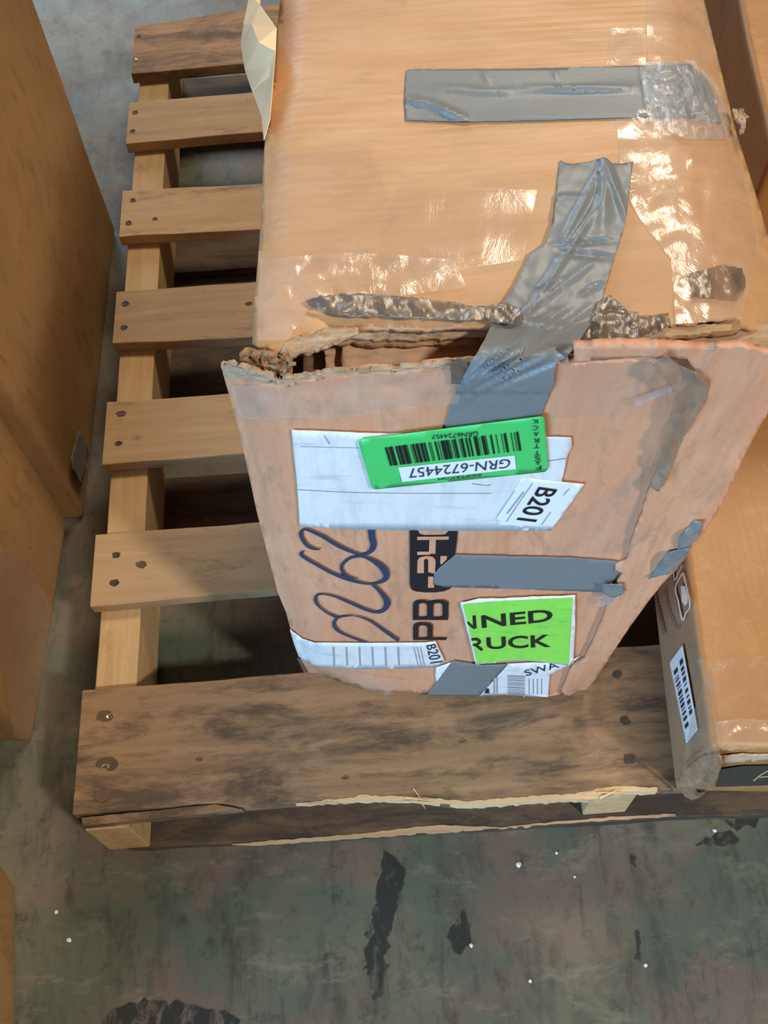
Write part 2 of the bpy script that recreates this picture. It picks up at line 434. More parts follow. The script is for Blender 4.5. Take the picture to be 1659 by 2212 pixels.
# pale torn wood along the broken front edge, with splinters
patch('splintered_or_lit_edge', ragged([(640, 1736), (783, 1718), (860, 1719), (940, 1724), (1010, 1731), (1110, 1722), (1240, 1714), (1300, 1704), (1330, 1698), (1420, 1700), (1420, 1708), (1340, 1712), (1300, 1724), (1210, 1727), (1010, 1741), (940, 1734), (860, 1727), (780, 1727)], 4, 9), DK, .0006, M['split'], boards[6], .012, step=0, smooth=False, label='pale strip painted as the lit front edge')
for a, b, wd in (((875, 1722), (930, 1729), 4), ((893, 1704), (908, 1724), 3), ((905, 1728), (920, 1748), 4), ((870, 1731), (935, 1733), 3), ((1295, 1724), (1335, 1706), 6), ((1290, 1712), (1350, 1712), 4)):
    pa = DK.at(*a, .001); pb = DK.at(*b, .004); d = (pb - pa)
    bm = bmesh.new(); bmesh.ops.create_cone(bm, segments=5, radius1=wd / 3600, radius2=.0002, depth=d.length, cap_ends=True)
    bm.transform(Matrix.Translation((pa + pb) / 2) @ d.to_track_quat('Z', 'Y').to_matrix().to_4x4())
    me = bpy.data.meshes.new('splinter'); bm.to_mesh(me); bm.free(); link('splinter', me, M['split'], boards[6])
def stringer(x0, wd):
    bm = bmesh.new(); y0, y1 = -.002, 1.168
    n = 30; R = []
    for i in range(n + 1):
        y = y0 + (y1 - y0) * i / n; j = .001 * nz(y * 12, x0 * 9)
        R.append([bm.verts.new((x0 + j + a, y, b)) for a, b in ((0, .0165), (wd, .0165), (wd, T - .0165), (0, T - .0165))])
    for a, b in zip(R, R[1:]):
        for k in range(4): bm.faces.new((a[k], a[(k + 1) % 4], b[(k + 1) % 4], b[k]))
    bm.faces.new(R[0][::-1]); bm.faces.new(R[-1])
    bmesh.ops.recalc_face_normals(bm, faces=bm.faces[:])
    me = bpy.data.meshes.new('stringer'); bm.to_mesh(me); bm.free()
    o = link('stringer', me, M['wood_s'], pal)
    m = o.modifiers.new('worn_edges', 'BEVEL'); m.width = .0015; m.segments = 2
    return o
def wood_y():
    n = NT('stringer_wood')
    g = n.noise(n.mapping((24, 1.5, 24)), 3, 6, .6, 1.0); b = n.noise(n.mapping((6, 4, 6)), 3, 5, .7)
    col = n.mix(n.ramp(g, [(.3, G1(0)), (.7, G1(1))]), lin((206, 174, 126)), lin((186, 150, 104)))
    col = n.mix(n.ramp(b, [(.58, G1(0)), (.72, G1(.5))]), col, lin((122, 98, 70)))
    return n.out(col, .75, n.bump(g, .35, .0015))
M['wood_s'] = wood_y()
for x0, wd in ((.004, .042), (.489, .044), (.972, .042)): stringer(x0, wd)
# bottom boards
fb = line_at((240, 1836), (1659, 1757), .016)
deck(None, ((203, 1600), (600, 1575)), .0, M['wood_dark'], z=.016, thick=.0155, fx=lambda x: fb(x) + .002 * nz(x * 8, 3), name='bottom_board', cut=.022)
bb = [o_ for o_ in pal.children if o_.name.startswith('bottom_board')][0]
patch('splintered_or_lit_edge', ragged([(500, 1823), (560, 1818), (800, 1799), (900, 1786), (960, 1782), (1080, 1787), (1190, 1776), (1330, 1764), (1460, 1757), (1460, 1763), (1330, 1771), (1190, 1781), (1000, 1794), (800, 1807), (560, 1824)], 2.5, 12), Surf((0, 0, .016), (0, 0, 1)), .0008, M['wood'], bb, .006, step=0, smooth=False, label='pale strip painted as the lit front edge')  # pale strip paints the light along the bottom board's front edge
for y in (.35, .56, .77):
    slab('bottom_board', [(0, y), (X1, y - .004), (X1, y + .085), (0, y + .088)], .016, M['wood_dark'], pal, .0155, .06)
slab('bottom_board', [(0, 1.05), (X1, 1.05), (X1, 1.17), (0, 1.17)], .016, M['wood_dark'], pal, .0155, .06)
# nails and knots
def disc(name, u, v, r, mat, parent, h=.0007, ry=.8):
    h = min(h, .0007); r *= .82; p = DK.at(u, v); bm = bmesh.new()
    vs = []
    for k in range(14):
        a = k / 14 * 2 * math.pi; rr = r * (1 + .5 * nz(math.cos(a) * 1.1 + u * .37, math.sin(a) * 1.1 + v * .37))
        vs.append(bm.verts.new((p.x + rr * math.cos(a), p.y + rr * ry * math.sin(a), T + h)))
    c = bm.verts.new((p.x, p.y, T + h - .0007)); low = [bm.verts.new((q.co.x, q.co.y, T - .003)) for q in vs]
    for k in range(14):
        bm.faces.new((vs[k], vs[(k + 1) % 14], c)); bm.faces.new((vs[k], low[k], low[(k + 1) % 14], vs[(k + 1) % 14]))
    bmesh.ops.recalc_face_normals(bm, faces=bm.faces[:])
    me = bpy.data.meshes.new(name); bm.to_mesh(me); bm.free(); return link(name, me, mat, parent)
for bi, u, v, r in ((0, 300, 78, .004), (1, 292, 243, .0048), (1, 287, 283, .0045), (2, 287, 433, .005), (2, 278, 482, .005), (3, 271, 656, .0055), (3, 268, 708, .0055),
                    (4, 256, 958, .0045), (5, 251, 1199, .0058), (5, 248, 1259, .006), (6, 1332, 1457, .006), (6, 1350, 1558, .006), (6, 1360, 1640, .0068)):
    disc('nail', u, v, r, M['nail'], boards[bi])
disc('nail', 295, 128, .0032, M['nailb'], boards[0]); disc('nail', 236, 1548, .0035, M['nailb'], boards[6]); disc('nail', 228, 1656, .0042, M['nailb'], boards[6])
for bi, u, v, r in ((4, 262, 893, .0065), (5, 306, 1219, .0068), (3, 538, 656, .005), (2, 335, 473, .004), (6, 228, 1546, .010), (6, 232, 1648, .012), (6, 222, 1718, .011), (6, 590, 1726, .004)):
    disc('knot', u, v, r, M['knot'], boards[bi], h=.0007, ry=.7)
for u, v, r in ((600, 1692, .005), (1000, 1600, .004), (430, 1640, .004), (560, 1690, .003), (745, 1680, .004), (1120, 1490, .004)):
    disc('knot', u, v, r, M['knot'], boards[6], h=.0006, ry=.5)

# ================================================================ the big battered carton
YAW = math.radians(-5.0)
EX = Vector((math.cos(YAW), math.sin(YAW), 0)); EY = Vector((-math.sin(YAW), math.cos(YAW), 0)); EZ = Vector((0, 0, 1))
O = Vector((.232, .110, T))
ZT = .650
box = thing('battered_carton', 'tall battered cardboard carton patched with grey duct tape standing on the pallet', 'box', tuple(O))
def loc(p): q = p - O; return q.dot(EX), q.dot(EY), q.z
def wpt(a, b, z): return O + EX * a + EY * b + EZ * z
def edge_l(z):   # left silhouette of the front, metres along the front, against height over the deck
    T_ = [(0, .028), (.02, .010), (.06, -.003), (.15, -.008), (.3, -.008), (.45, -.005), (.54, -.003)]
    return interp(T_, z)
def edge_r(z):
    T_ = [(0, .243), (.03, .252), (.12, .275), (.25, .296), (.33, .303), (.40, .308), (.46, .306), (.53, .296)]
    return interp(T_, z)
def interp(Tb, x):
    if x <= Tb[0][0]: return Tb[0][1]
    for (a, p), (b, q) in zip(Tb, Tb[1:]):
        if x <= b: return p + (q - p) * (x - a) / (b - a)
    return Tb[-1][1]
def fbump(p):
    a, b, z = loc(p)
    h = .0022 * nz(a * 9, z * 7, 1) + .0010 * nz(a * 30, z * 9, 4)
    dl = a - edge_l(z); R = .030 + .02 * max(0, 1 - z / .15)
    if dl < R: h -= .30 * R * ((R - max(dl, -.006)) / R) ** 2
    dr = edge_r(z) - a
    if dr < .02: h -= .25 * .02 * ((.02 - max(dr, -.006)) / .02) ** 2
    if z > .44: h += .010 * ((z - .44) / .09) ** 2 * .35
    return h
FR = Surf(O, -EY, fbump); FR.zmin = T + .006
def tbump(p):
    a, b, z = loc(p)
    h = .0025 * nz(a * 8, b * 8, 2) + .0008 * nz(a * 12, b * 40, 5)
    if a < .024: h -= .011 * ((.024 - max(a, -.004)) / .024) ** 2
    dr = .300 - .0 * b - a
    if dr < .05: h -= .022 * ((.05 - max(dr, -.03)) / .05) ** 2
    if b < .10 and a < .12:   # crumpled front left corner
        k = (1 - max(b, 0) / .10) * (1 - max(a, 0) / .12)
        t = a * 60 + b * 38
        h += .004 * k * (abs(nz(t, (a - b) * 14, 3)) * 2 - .5)
    if b < .03: h -= .006 * ((.03 - b) / .03) ** 2
    return h
TP = Surf((0, 0, ZT), EZ, tbump)
FOLD = Fold(TP, FR, 690, 800)

# hollow body under the torn panels
bm = bmesh.new(); rings = []
D = .40
for i in range(25):
    z = .0015 + (.505) * i / 24
    l, r = edge_l(z) + .010, edge_r(z) - .010
    pts = []
    for k in range(13): pts.append((l + .008 + (r - l - .016) * k / 12, .014))
    for k in range(1, 15): pts.append((r - .0 + .001 * nz(k, z * 9), .022 + (D - .022) * k / 14))
    for k in range(1, 13): pts.append((r + (l - r) * k / 12, D))
    for k in range(1, 14): pts.append((l + .001 * nz(k, z * 9, 4), D + (.022 - D) * k / 14))
    zz = z
    ring = []
    for (a, b) in pts:
        cutf = z
        if b < .03 and z > .44: cutf = .44 + (z - .44) * .12
        ring.append(bm.verts.new(wpt(a, b + .0008 * nz(a * 20, z * 20), cutf)))
    rings.append(ring)
for a, b in zip(rings, rings[1:]):
    n = len(a)
    for k in range(n): bm.faces.new((a[k], a[(k + 1) % n], b[(k + 1) % n], b[k]))
bm.faces.new(rings[0][::-1])
for f in bm.faces: f.smooth = False
me = bpy.data.meshes.new('carton_body'); bm.to_mesh(me); bm.free()
o = link('carton_body', me, M['card_front'], box); m = o.modifiers.new('thickness', 'SOLIDIFY'); m.thickness = .004; m.offset = -1

# front panel and the loose corner flap that laps over it
fp = [(480, 795), (500, 800), (520, 806), (545, 814), (590, 828), (620, 830), (660, 824), (720, 810), (800, 804), (870, 801), (940, 794), (1000, 788), (1060, 784), (1190, 783), (1240, 786), (1330, 780), (1420, 774), (1500, 776),
      (1515, 830), (1490, 900), (1450, 1000), (1415, 1090), (1390, 1180), (1365, 1260), (1325, 1350), (1280, 1430), (1240, 1480), (1215, 1500), (1206, 1524), (1150, 1519), (1080, 1512), (1000, 1513), (900, 1518), (840, 1521), (790, 1517), (740, 1503), (702, 1489),
      (672, 1462), (652, 1427), (634, 1382), (617, 1322), (600, 1280), (576, 1190), (556, 1110), (536, 1020), (516, 930), (500, 870), (488, 830)]
def fpx(u, v):
    e = 0
    if v < 900 and u < 1000:   # wrinkles under the torn rim
        k = (1 - max(0, v - 800) / 100)
        e += .0022 * k * nz(u * .012 + v * .01, v * .07, 8)
    return e
fp = ragged(fp[:18], 3, 12, 0, False) + ragged(fp[18:], .8, 26, 0, False)
patch('front_panel', fp, FR, 0, M['card_front'], box, .005, 12, extra=fpx)
# side strip folded back along the left of the front
cf = [(1240, 749), (1330, 745), (1400, 747), (1480, 750), (1560, 753), (1600, 748), (1659, 764), (1690, 775), (1690, 830), (1672, 870), (1655, 900), (1640, 925), (1608, 985), (1560, 1090), (1525, 1145), (1500, 1178), (1460, 1232), (1430, 1262), (1400, 1300), (1360, 1355), (1322, 1412), (1290, 1462), (1262, 1498), (1240, 1514), (1222, 1503), (1214, 1494),
      (1226, 1462), (1236, 1440), (1262, 1428), (1300, 1345), (1332, 1262), (1346, 1238), (1330, 1233), (1332, 1222), (1352, 1212), (1366, 1170), (1396, 1085), (1433, 1000), (1470, 905), (1500, 850), (1502, 805), (1486, 777), (1380, 771), (1330, 776), (1240, 783)]
def cfx(u, v): return .0018 * nz(u * .03 + v * .02, v * .012, 5) + (.002 if 1500 > v > 900 and False else 0)
cf = ragged(cf[:7], 3, 12, 0, False) + ragged(cf[7:26], .8, 26, 0, False) + ragged(cf[26:], 3, 12, 0, False)
patch('corner_flap', cf, FR, .0045, M['card_front'], box, .004, 12, extra=cfx)
# layers of torn board at the rim, seen from above
for z, rag, pl, mt, nm in (
    (ZT - .022, 3, [(738, 742), (800, 733), (900, 728), (1060, 720), (1260, 728), (1262, 800), (1045, 800), (940, 808), (800, 815), (742, 815), (736, 780)], 'card_pale', 'inner_flap'),
    (ZT - .040, 1, [(655, 740), (706, 735), (706, 825), (655, 830)], 'card_in', 'inner_flap'),
    (ZT - .028, 2, [(700, 730), (752, 725), (750, 788), (728, 795), (703, 792)], 'card_pale', 'inner_flap'),
    (ZT - .014, 4, [(640, 700), (700, 720), (760, 712), (1000, 705), (1060, 700), (1060, 730), (1000, 737), (900, 742), (800, 744), (760, 738), (720, 742), (660, 760), (640, 762)], 'card_edge', 'board_layer'),
    (ZT - .009, 4, [(640, 690), (700, 705), (760, 700), (1000, 695), (1060, 690), (1060, 722), (1000, 726), (900, 730), (800, 728), (760, 724), (715, 735), (660, 752), (640, 755)], 'card_torn', 'board_layer'),
    (ZT - .008, 3, [(1250, 700), (1400, 690), (1596, 680), (1602, 704), (1596, 716), (1500, 724), (1420, 730), (1340, 742), (1250, 746)], 'card_edge', 'board_layer'),
    (ZT - .014, 3, [(1250, 720), (1450, 705), (1620, 690), (1700, 700), (1700, 760), (1600, 752), (1480, 742), (1250, 752)], 'card_torn', 'board_layer')):
    patch(nm, pl, Surf((0, 0, z), EZ), 0, M[mt], box, .0035, 14, rag, 10, lambda u, v: .0012 * nz(u * .03, v * .06), seed=z * 900)

tp = [(545, 742), (556, 750), (575, 748), (600, 765), (625, 760), (640, 750), (670, 735), (700, 722), (720, 712), (760, 706), (840, 708), (920, 710), (1000, 706), (1060, 704), (1250, 722), (1300, 726), (1340, 716), (1440, 702), (1540, 690), (1590, 684), (1600, 692), (1602, 704), (1625, 712), (1700, 715),
      (1692, 640), (1662, 520), (1642, 450), (1618, 372), (1590, 285), (1552, 130), (1520, 0), (1490, -120), (1440, -330), (1200, -350), (900, -365), (664, -380), (640, -250), (605, 0), (592, 130), (571, 320), (560, 520), (550, 640)]
def tpx(u, v):
    e = 0
    if v > 560 and u < 1000: e += .0012 * nz(u * .02, v * .05, 6) * min(1, (v - 560) / 80)
    if u > 1440: e += .0016 * nz(u * .03, v * .015, 3)
    return e
tp = ragged(tp[:24], 3, 12, 0, False) + ragged(tp[24:], .7, 40, 0, False)
patch('top_flap', tp, TP, 0, M['card_top'], box, .004, 14, extra=tpx)
patch('torn_rim', [(602, 772), (590, 800), (612, 800), (628, 780), (645, 765), (668, 760), (705, 742), (725, 735), (775, 722), (770, 706), (700, 708), (680, 722), (640, 728), (615, 742)], TP, .0015, M['card_torn'], box, .003, 7, 5, 9, lambda u, v: .0022 * nz(u * .05, v * .12, 7), smooth=False, label='whitish torn paper rim')
CR = Fold(TP, FR, 730, 840)
patch('crumpled_corner', [(518, 764), (530, 748), (556, 754), (585, 744), (602, 768), (624, 785), (622, 812), (590, 815), (550, 806), (524, 790)], CR, -.002, M['card_edge'], box, .004, 6, 4, 8, lambda u, v: .010 * (abs(nz(u * .05, v * .07, 9)) - .3), smooth=False, label='crushed brown corner')
patch('torn_rim', [(477, 794), (498, 786), (530, 796), (575, 810), (600, 820), (640, 817), (720, 804), (860, 797), (1000, 782), (1035, 780), (1035, 785), (1000, 788), (860, 801), (720, 811), (600, 833), (540, 820), (484, 812)], FR, .0012, M['card_torn'], box, .003, 6, 3, 9, lambda u, v: .0012 * nz(u * .04, v * .3, 3), smooth=False, label='frayed pale rim of the front panel')
patch('torn_rim', [(1250, 742), (1440, 728), (1590, 712), (1592, 700), (1500, 702), (1400, 712), (1300, 728)], TP, -.003, M['card_torn'], box, .003, 8, 4, 8, smooth=False)

patch('torn_tab', [(1583, 235), (1598, 236), (1613, 248), (1611, 275), (1602, 286), (1597, 262), (1586, 250)], Surf((0, 0, ZT - .012), EZ), 0, M['card_torn'], box, .002, 4, 2, 6, lambda u, v: .004 * nz(u * .1, v * .1), smooth=False)
# clear packing tape
def crinkle(amp, f): return lambda u, v: amp * nz(u * f * .7, v * f * .7, 3) + amp * .15 * nz(u * f * 2.2, v * f * 2.2, 8)
patch('clear_tape', [(1395, -60), (1510, -60), (1560, 180), (1600, 340), (1640, 520), (1600, 690), (1460, 700), (1450, 560), (1380, 470), (1345, 400), (1330, 250), (1400, 150)], TP, .0012, M['film_w'], box, 0, 8, 2, 14, crinkle(.0012, .04))
patch('clear_tape', [(1320, 60), (1390, 60), (1395, 140), (1310, 140)], TP, .001, M['film_w'], box, 0, 8, 1, 14, crinkle(.0006, .05))
patch('clear_tape', [(590, 330), (800, 320), (860, 470), (780, 560), (640, 600), (570, 560), (575, 440)], TP, .0009, M['film'], box, 0, 16, 1, 14, crinkle(.0004, .02))
patch('clear_tape', [(562, 560), (760, 545), (980, 560), (1010, 620), (860, 640), (690, 640), (620, 735), (556, 735)], TP, .0012, M['film_w'], box, 0, 8, 2, 14, crinkle(.0014, .035))
patch('clear_tape', [(860, 400), (1160, 410), (1130, 560), (900, 600), (800, 560)], TP, .0009, M['film'], box, 0, 16, 1, 14, crinkle(.0004, .02))
patch('clear_tape', [(500, 832), (620, 836), (860, 808), (1010, 795), (990, 870), (900, 880), (740, 900), (520, 905)], FR, .0016, M['film_w'], box, 0, 7, 2, 14, crinkle(.0012, .04))
patch('clear_tape', [(1200, 790), (1440, 785), (1440, 905), (1300, 900), (1190, 905)], FR, .0012, M['film'], box, 0, 12, 2, 14, crinkle(.0006, .03))
patch('clear_tape', [(1255, 1110), (1390, 1000), (1370, 1175), (1330, 1200), (1180, 1200), (1210, 1120)], FR, .0012, M['film'], box, 0, 12, 2, 14, crinkle(.0005, .03))
patch('clear_tape', [(640, 1420), (760, 1450), (880, 1470), (780, 1540), (735, 1524), (680, 1500)], FR, .0014, M['film_w'], box, 0, 8, 2, 14, crinkle(.0008, .04))
patch('clear_tape', [(1366, 862), (1480, 822), (1484, 830), (1376, 878)], FR, .004, M['film_c'], box, 0, 6, 1, 10)
patch('clear_tape', [(1318, 1278), (1340, 1275), (1335, 1300), (1290, 1312), (1290, 1290)], FR, .006, M['film_c'], box, 0, 5, 2, 8, crinkle(.002, .1))
# dirty old tape torn loose
patch('torn_tape', [(664, 650), (690, 638), (740, 634), (800, 636), (870, 640), (960, 650), (1030, 662), (1080, 654), (1120, 664), (1132, 684), (1100, 694), (1050, 690), (1000, 692), (840, 684), (740, 681), (690, 669), (668, 663)], TP, .006, M['film_g'], box, .0008, 7, 4, 10, crinkle(.0022, .05), label='dirty grey strip of old tape curling off the top')
patch('torn_tape', [(1290, 650), (1320, 638), (1355, 670), (1400, 682), (1444, 676), (1448, 700), (1412, 722), (1350, 738), (1290, 742), (1250, 738), (1272, 700)], TP, .005, M['film_g'], box, .0008, 7, 4, 9, crinkle(.003, .06), label='crumpled shiny tape right of the duct tape')
patch('torn_tape', [(1488, 592), (1560, 570), (1604, 580), (1612, 620), (1590, 650), (1500, 640)], TP, .003, M['film_g'], box, 0, 7, 4, 9, crinkle(.002, .06))
patch('torn_tape', [(1405, 786), (1440, 768), (1470, 792), (1500, 806), (1532, 832), (1524, 868), (1500, 912), (1470, 955), (1450, 1010), (1424, 1062), (1404, 1052), (1424, 985), (1444, 915), (1460, 850), (1430, 812)], FR, .0075, M['film_p'], box, .0006, 7, 4, 9, crinkle(.003, .05), label='dirty tape peeled off the corner flap')
patch('torn_tape', [(972, 790), (990, 772), (1010, 776), (1008, 830), (975, 830)], FR, .003, M['film_g'], box, .0006, 7, 4, 9, crinkle(.002, .06))
patch('torn_tape', [(700, 1500), (760, 1510), (850, 1516), (845, 1530), (780, 1534), (725, 1518)], FR, .002, M['film_c'], box, .0004, 6, 3, 7, crinkle(.002, .1))

# grey duct tape
def fan(lines):
    def f(u, v):
        e = 0.0
        for (x0, y0, x1, y1, wd, h) in lines:
            dx, dy = x1 - x0, y1 - y0; L2 = dx * dx + dy * dy
            t = max(0, min(1, ((u - x0) * dx + (v - y0) * dy) / L2))
            d = math.hypot(u - x0 - t * dx, v - y0 - t * dy)
            e += h * math.exp(-(d / wd) ** 2) * (math.sin(math.pi * (.08 + .84 * t)))
        return e
    return f
wr = fan([(1308, 345, 1215, 520, 7, .0045), (1308, 345, 1352, 470, 7, .004), (1312, 350, 1300, 500, 14, .004), (1300, 430, 1130, 690, 8, .004), (1190, 528, 1330, 520, 6, -.003), (1200, 545, 1330, 558, 8, -.003),
          (1160, 620, 1220, 600, 5, .003), (1250, 640, 1300, 612, 5, -.003), (1290, 560, 1100, 700, 6, .003), (1230, 660, 1080, 760, 9, .005), (1280, 660, 1090, 800, 7, .004), (1235, 735, 1000, 830, 7, .0055),
          (1200, 760, 1010, 860, 6, .0045), (1180, 745, 990, 850, 5, .004), (1120, 735, 1000, 830, 6, .0045), (1215, 775, 1030, 850, 5, -.003), (1100, 690, 1230, 705, 8, .004), (1240, 700, 1120, 780, 10, -.004), (1160, 720, 1130, 770, 6, .004)])
patch('duct_tape', [(1210, 346), (1222, 352), (1240, 353), (1270, 350), (1292, 343), (1304, 340), (1312, 342), (1322, 352), (1340, 354), (1368, 349), (1356, 450), (1348, 490), (1330, 548), (1300, 650), (1282, 690), (1262, 718), (1240, 752), (1222, 772), (1201, 784), (1196, 830), (1180, 870), (1162, 925), (960, 928), (972, 880), (985, 850), (1002, 810), (1020, 780), (1046, 735), (1076, 672), (1112, 618), (1146, 548), (1180, 524), (1195, 480)],
      FOLD, .0035, M['duct'], box, .0005, 6, 1, 12, lambda u, v: wr(u, v) * .8 + .0006 * nz(u * .04, v * .04) - (.002 if v > 850 or v < 420 and u < 1290 else 0) * 1, label='long wrinkled duct tape folded over the front edge')
patch('torn_tape', [(1055, 690), (1060, 672), (1095, 655), (1125, 666), (1132, 690), (1110, 700), (1075, 698)], TP, .009, M['film_g'], box, .0006, 6, 3, 9, crinkle(.003, .06))
w1 = fan([(940, 190, 1100, 200, 5, .002), (1080, 196, 1380, 188, 4, .003), (877, 215, 930, 225, 5, .003), (925, 222, 1010, 258, 7, .004), (1040, 152, 1060, 178, 4, .001), (1195, 150, 1205, 170, 4, .001)])
patch('duct_tape', [(878, 150), (1120, 148), (1380, 142), (1490, 138), (1530, 172), (1552, 240), (1560, 268), (1500, 252), (1380, 252), (1200, 258), (1000, 262), (876, 258), (874, 215)], TP, .0016, M['duct'], box, .0005, 8, 1, 12, w1, label='duct tape laid straight across the top')
patch('clear_tape', [(1380, 135), (1500, 130), (1560, 200), (1580, 300), (1480, 300), (1400, 260)], TP, .0042, M['film_c'], box, 0, 6, 2, 10, crinkle(.002, .07))
patch('duct_tape', [(935, 1262), (938, 1240), (950, 1226), (984, 1199), (1100, 1202), (1230, 1205), (1334, 1213), (1338, 1235), (1330, 1250), (1340, 1262), (1347, 1280), (1325, 1290), (1300, 1279), (1100, 1272), (960, 1268)], FR, .0020, M['duct'], box, .0005, 10, 1, 12, label='short duct tape strip in the middle of the front')
patch('duct_tape', [(978, 1428), (1040, 1437), (1098, 1435), (1030, 1510), (915, 1512)], FR, .0022, M['duct'], box, .0005, 14, label='slanted duct tape strip at the foot of the front')
patch('duct_tape', [(1400, 1252), (1412, 1236), (1440, 1196), (1465, 1188), (1492, 1184), (1474, 1216), (1442, 1242), (1425, 1244)], FR, .0080, M['duct_worn'], box, .0006, 6, 2, 8, crinkle(.003, .05), label='torn scrap of duct tape on the right corner')
patch('duct_tape', [(1466, 1165), (1500, 1124), (1519, 1129), (1510, 1160), (1484, 1186), (1462, 1200)], FR, .0070, M['duct_worn'], box, .0006, 6, 2, 8, crinkle(.003, .05), label='second torn scrap of duct tape higher on the right corner')
patch('duct_tape', [(1300, 1262), (1345, 1262), (1348, 1282), (1325, 1292), (1302, 1280)], FR, .0066, M['duct_worn'], box, .0004, 6, 2, 6, crinkle(.0015, .1))

# labels on the front
patch('shipping_label', [(630, 929), (700, 931), (775, 935), (1000, 940), (1234, 945), (1236, 965), (1226, 985), (1190, 1146), (1000, 1147), (760, 1144), (648, 1138), (642, 1050)], FR, .0018, M['label'], box, .0002, 20, 1, 16, label='wide white shipping label, creased and worn')
strokes('label_print', [[(640, 1058, 1.5), (760, 1064, 1.5), (900, 1066, 1.5), (1060, 1066, 1.5)], [(1172, 998, 2), (1225, 990, 2)], [(1020, 1045, 2), (1050, 1049, 1.5), (1062, 1046, 1)], [(700, 940, 1.5), (712, 960, 1.5)], [(648, 965, 1), (775, 968, 1)]], FR, .0021, M['faint'], box)
lb = patch('route_label', [(1118, 1046), (1125, 1035), (1140, 1032), (1200, 1040), (1262, 1046), (1232, 1090), (1190, 1146), (1130, 1140), (1075, 1134), (1072, 1120)], FR, .0023, M['white'], box, .0002, 14, label='white route label reading B201')
text('lettering', 'B201', [(1163, 1052), (1115, 1123), (1158, 1128), (1205, 1058)], FR, .0028, M['ink'], lb, bold=.012)
strokes('label_print', [[(1150, 1045, 2), (1122, 1085, 2), (1094, 1127, 2)], [(1131, 1063, 3), (1095, 1110, 3)], [(1230, 1056, 2), (1217, 1070, 2)], [(1189, 1107, 2), (1170, 1134, 2)], [(1112, 1060, 1.5), (1072, 1118, 1.5)]], FR, .0027, M['faint'], lb)
gs = patch('tracking_sticker', rrect([(773, 950), (1176, 899), (1184, 1019), (804, 1058)], 11), FR, .0040, M['green'], box, .0003, 16, label='bright green tracking sticker with a barcode')
bars = [(0, 1.2), (1.9, .5), (3.0, 2.6), (7.6, 1), (9.4, 2.3), (12.6, 3.2), (16.2, .5), (18.7, .5), (20.2, 1.4), (22.6, 2.3), (26, 1.8), (28.7, 1.3), (32.2, .5), (33.6, .6), (36.8, 1.2), (39.4, .6), (41.4, 2.8), (44.9, 1.9), (47.5, .6), (49.6, .6), (51, 1.8), (54.8, .5), (56.2, 1.8), (59.8, 1.2), (62.4, 1.2), (66, 2.5), (69.6, .4), (71.6, 2.4), (74.6, .6), (78.3, 1.2), (82.4, .6), (86.3, .5), (88.4, 1.8), (93.6, .6), (96, .5), (97.8, 1.6)]
def lerp2(a, b, t): return (a[0] + (b[0] - a[0]) * t, a[1] + (b[1] - a[1]) * t)
bl = []
for s, wd in bars:
    t0, t1 = s / 99.4, (s + wd) / 99.4
    bl.append([lerp2((831, 967), (1119, 933), t0), lerp2((831, 967), (1119, 933), t1), lerp2((843, 1007), (1126, 974), t1), lerp2((843, 1007), (1126, 974), t0)])
polys('barcode', bl, FR, .0046, M['ink'], gs, step=0)
polys('white_strip', [[(860, 1010), (1112, 984), (1115, 1013), (869, 1041)]], FR, .0045, M['white'], gs)
text('lettering', 'GRN-6724457', [(1104, 991), (880, 1013), (884, 1033), (1100, 1011)], FR, .0049, M['marker'], gs)
text('lettering', 'GRN6724457', [(1032, 932), (931, 940), (933, 949), (1033, 943)], FR, .0046, M['inkb'], gs)
text('lettering', 'INOFTA.COM', [(1040, 1023), (946, 1032), (947, 1038), (1039, 1029)], FR, .0046, M['inkb'], gs)
for ch, (u, v) in zip('KCARTTSAF', ((1156, 911), (1156.5, 925), (1158, 938), (1158.5, 952), (1159, 964), (1160, 979), (1161, 990), (1162, 1000), (1163, 1011))):
    text('lettering', ch, [(u + 6, v - 5), (u - 6, v - 4.4), (u - 6, v + 5), (u + 6, v + 4.4)], FR, .0046, M['inkb'], gs)

# lime NNED / RUCK label
ll = patch('lime_label', ragged([(994, 1302), (1035, 1293), (1075, 1293), (1150, 1289), (1243, 1286), (1242, 1360), (1239, 1433), (1226, 1438), (1150, 1428), (1120, 1427), (1060, 1433), (1028, 1436)], 1, 12), FR, .0024, M['white'], box, .0002, 16, label='torn lime green label with half a word on each line')
polys('lime_print', [[(1000, 1306), (1080, 1299), (1237, 1291), (1233, 1362), (1229, 1434), (1150, 1427), (1120, 1424), (1060, 1431), (1031, 1433)]], FR, .0028, M['lime'], ll)
text('lettering', 'NED', [(1041, 1357), (1194, 1342), (1193, 1316), (1039, 1330)], FR, .0032, M['ink'], ll, bold=.02)
text('lettering', 'UCK', [(1052, 1403), (1190, 1398), (1189, 1371), (1050, 1377)], FR, .0032, M['ink'], ll, bold=.02)
strokes('lettering', [[(1024, 1330, 7), (1025, 1345, 7), (1026, 1358, 7)], [(1026, 1357, 6), (1018, 1352, 5), (1010, 1344, 4)], [(1018, 1382, 5), (1030, 1381, 6), (1036, 1387, 6), (1030, 1392, 5), (1021, 1394, 4)], [(1026, 1393, 5), (1036, 1400, 6), (1042, 1405, 5)]], FR, .0032, M['ink'], ll)

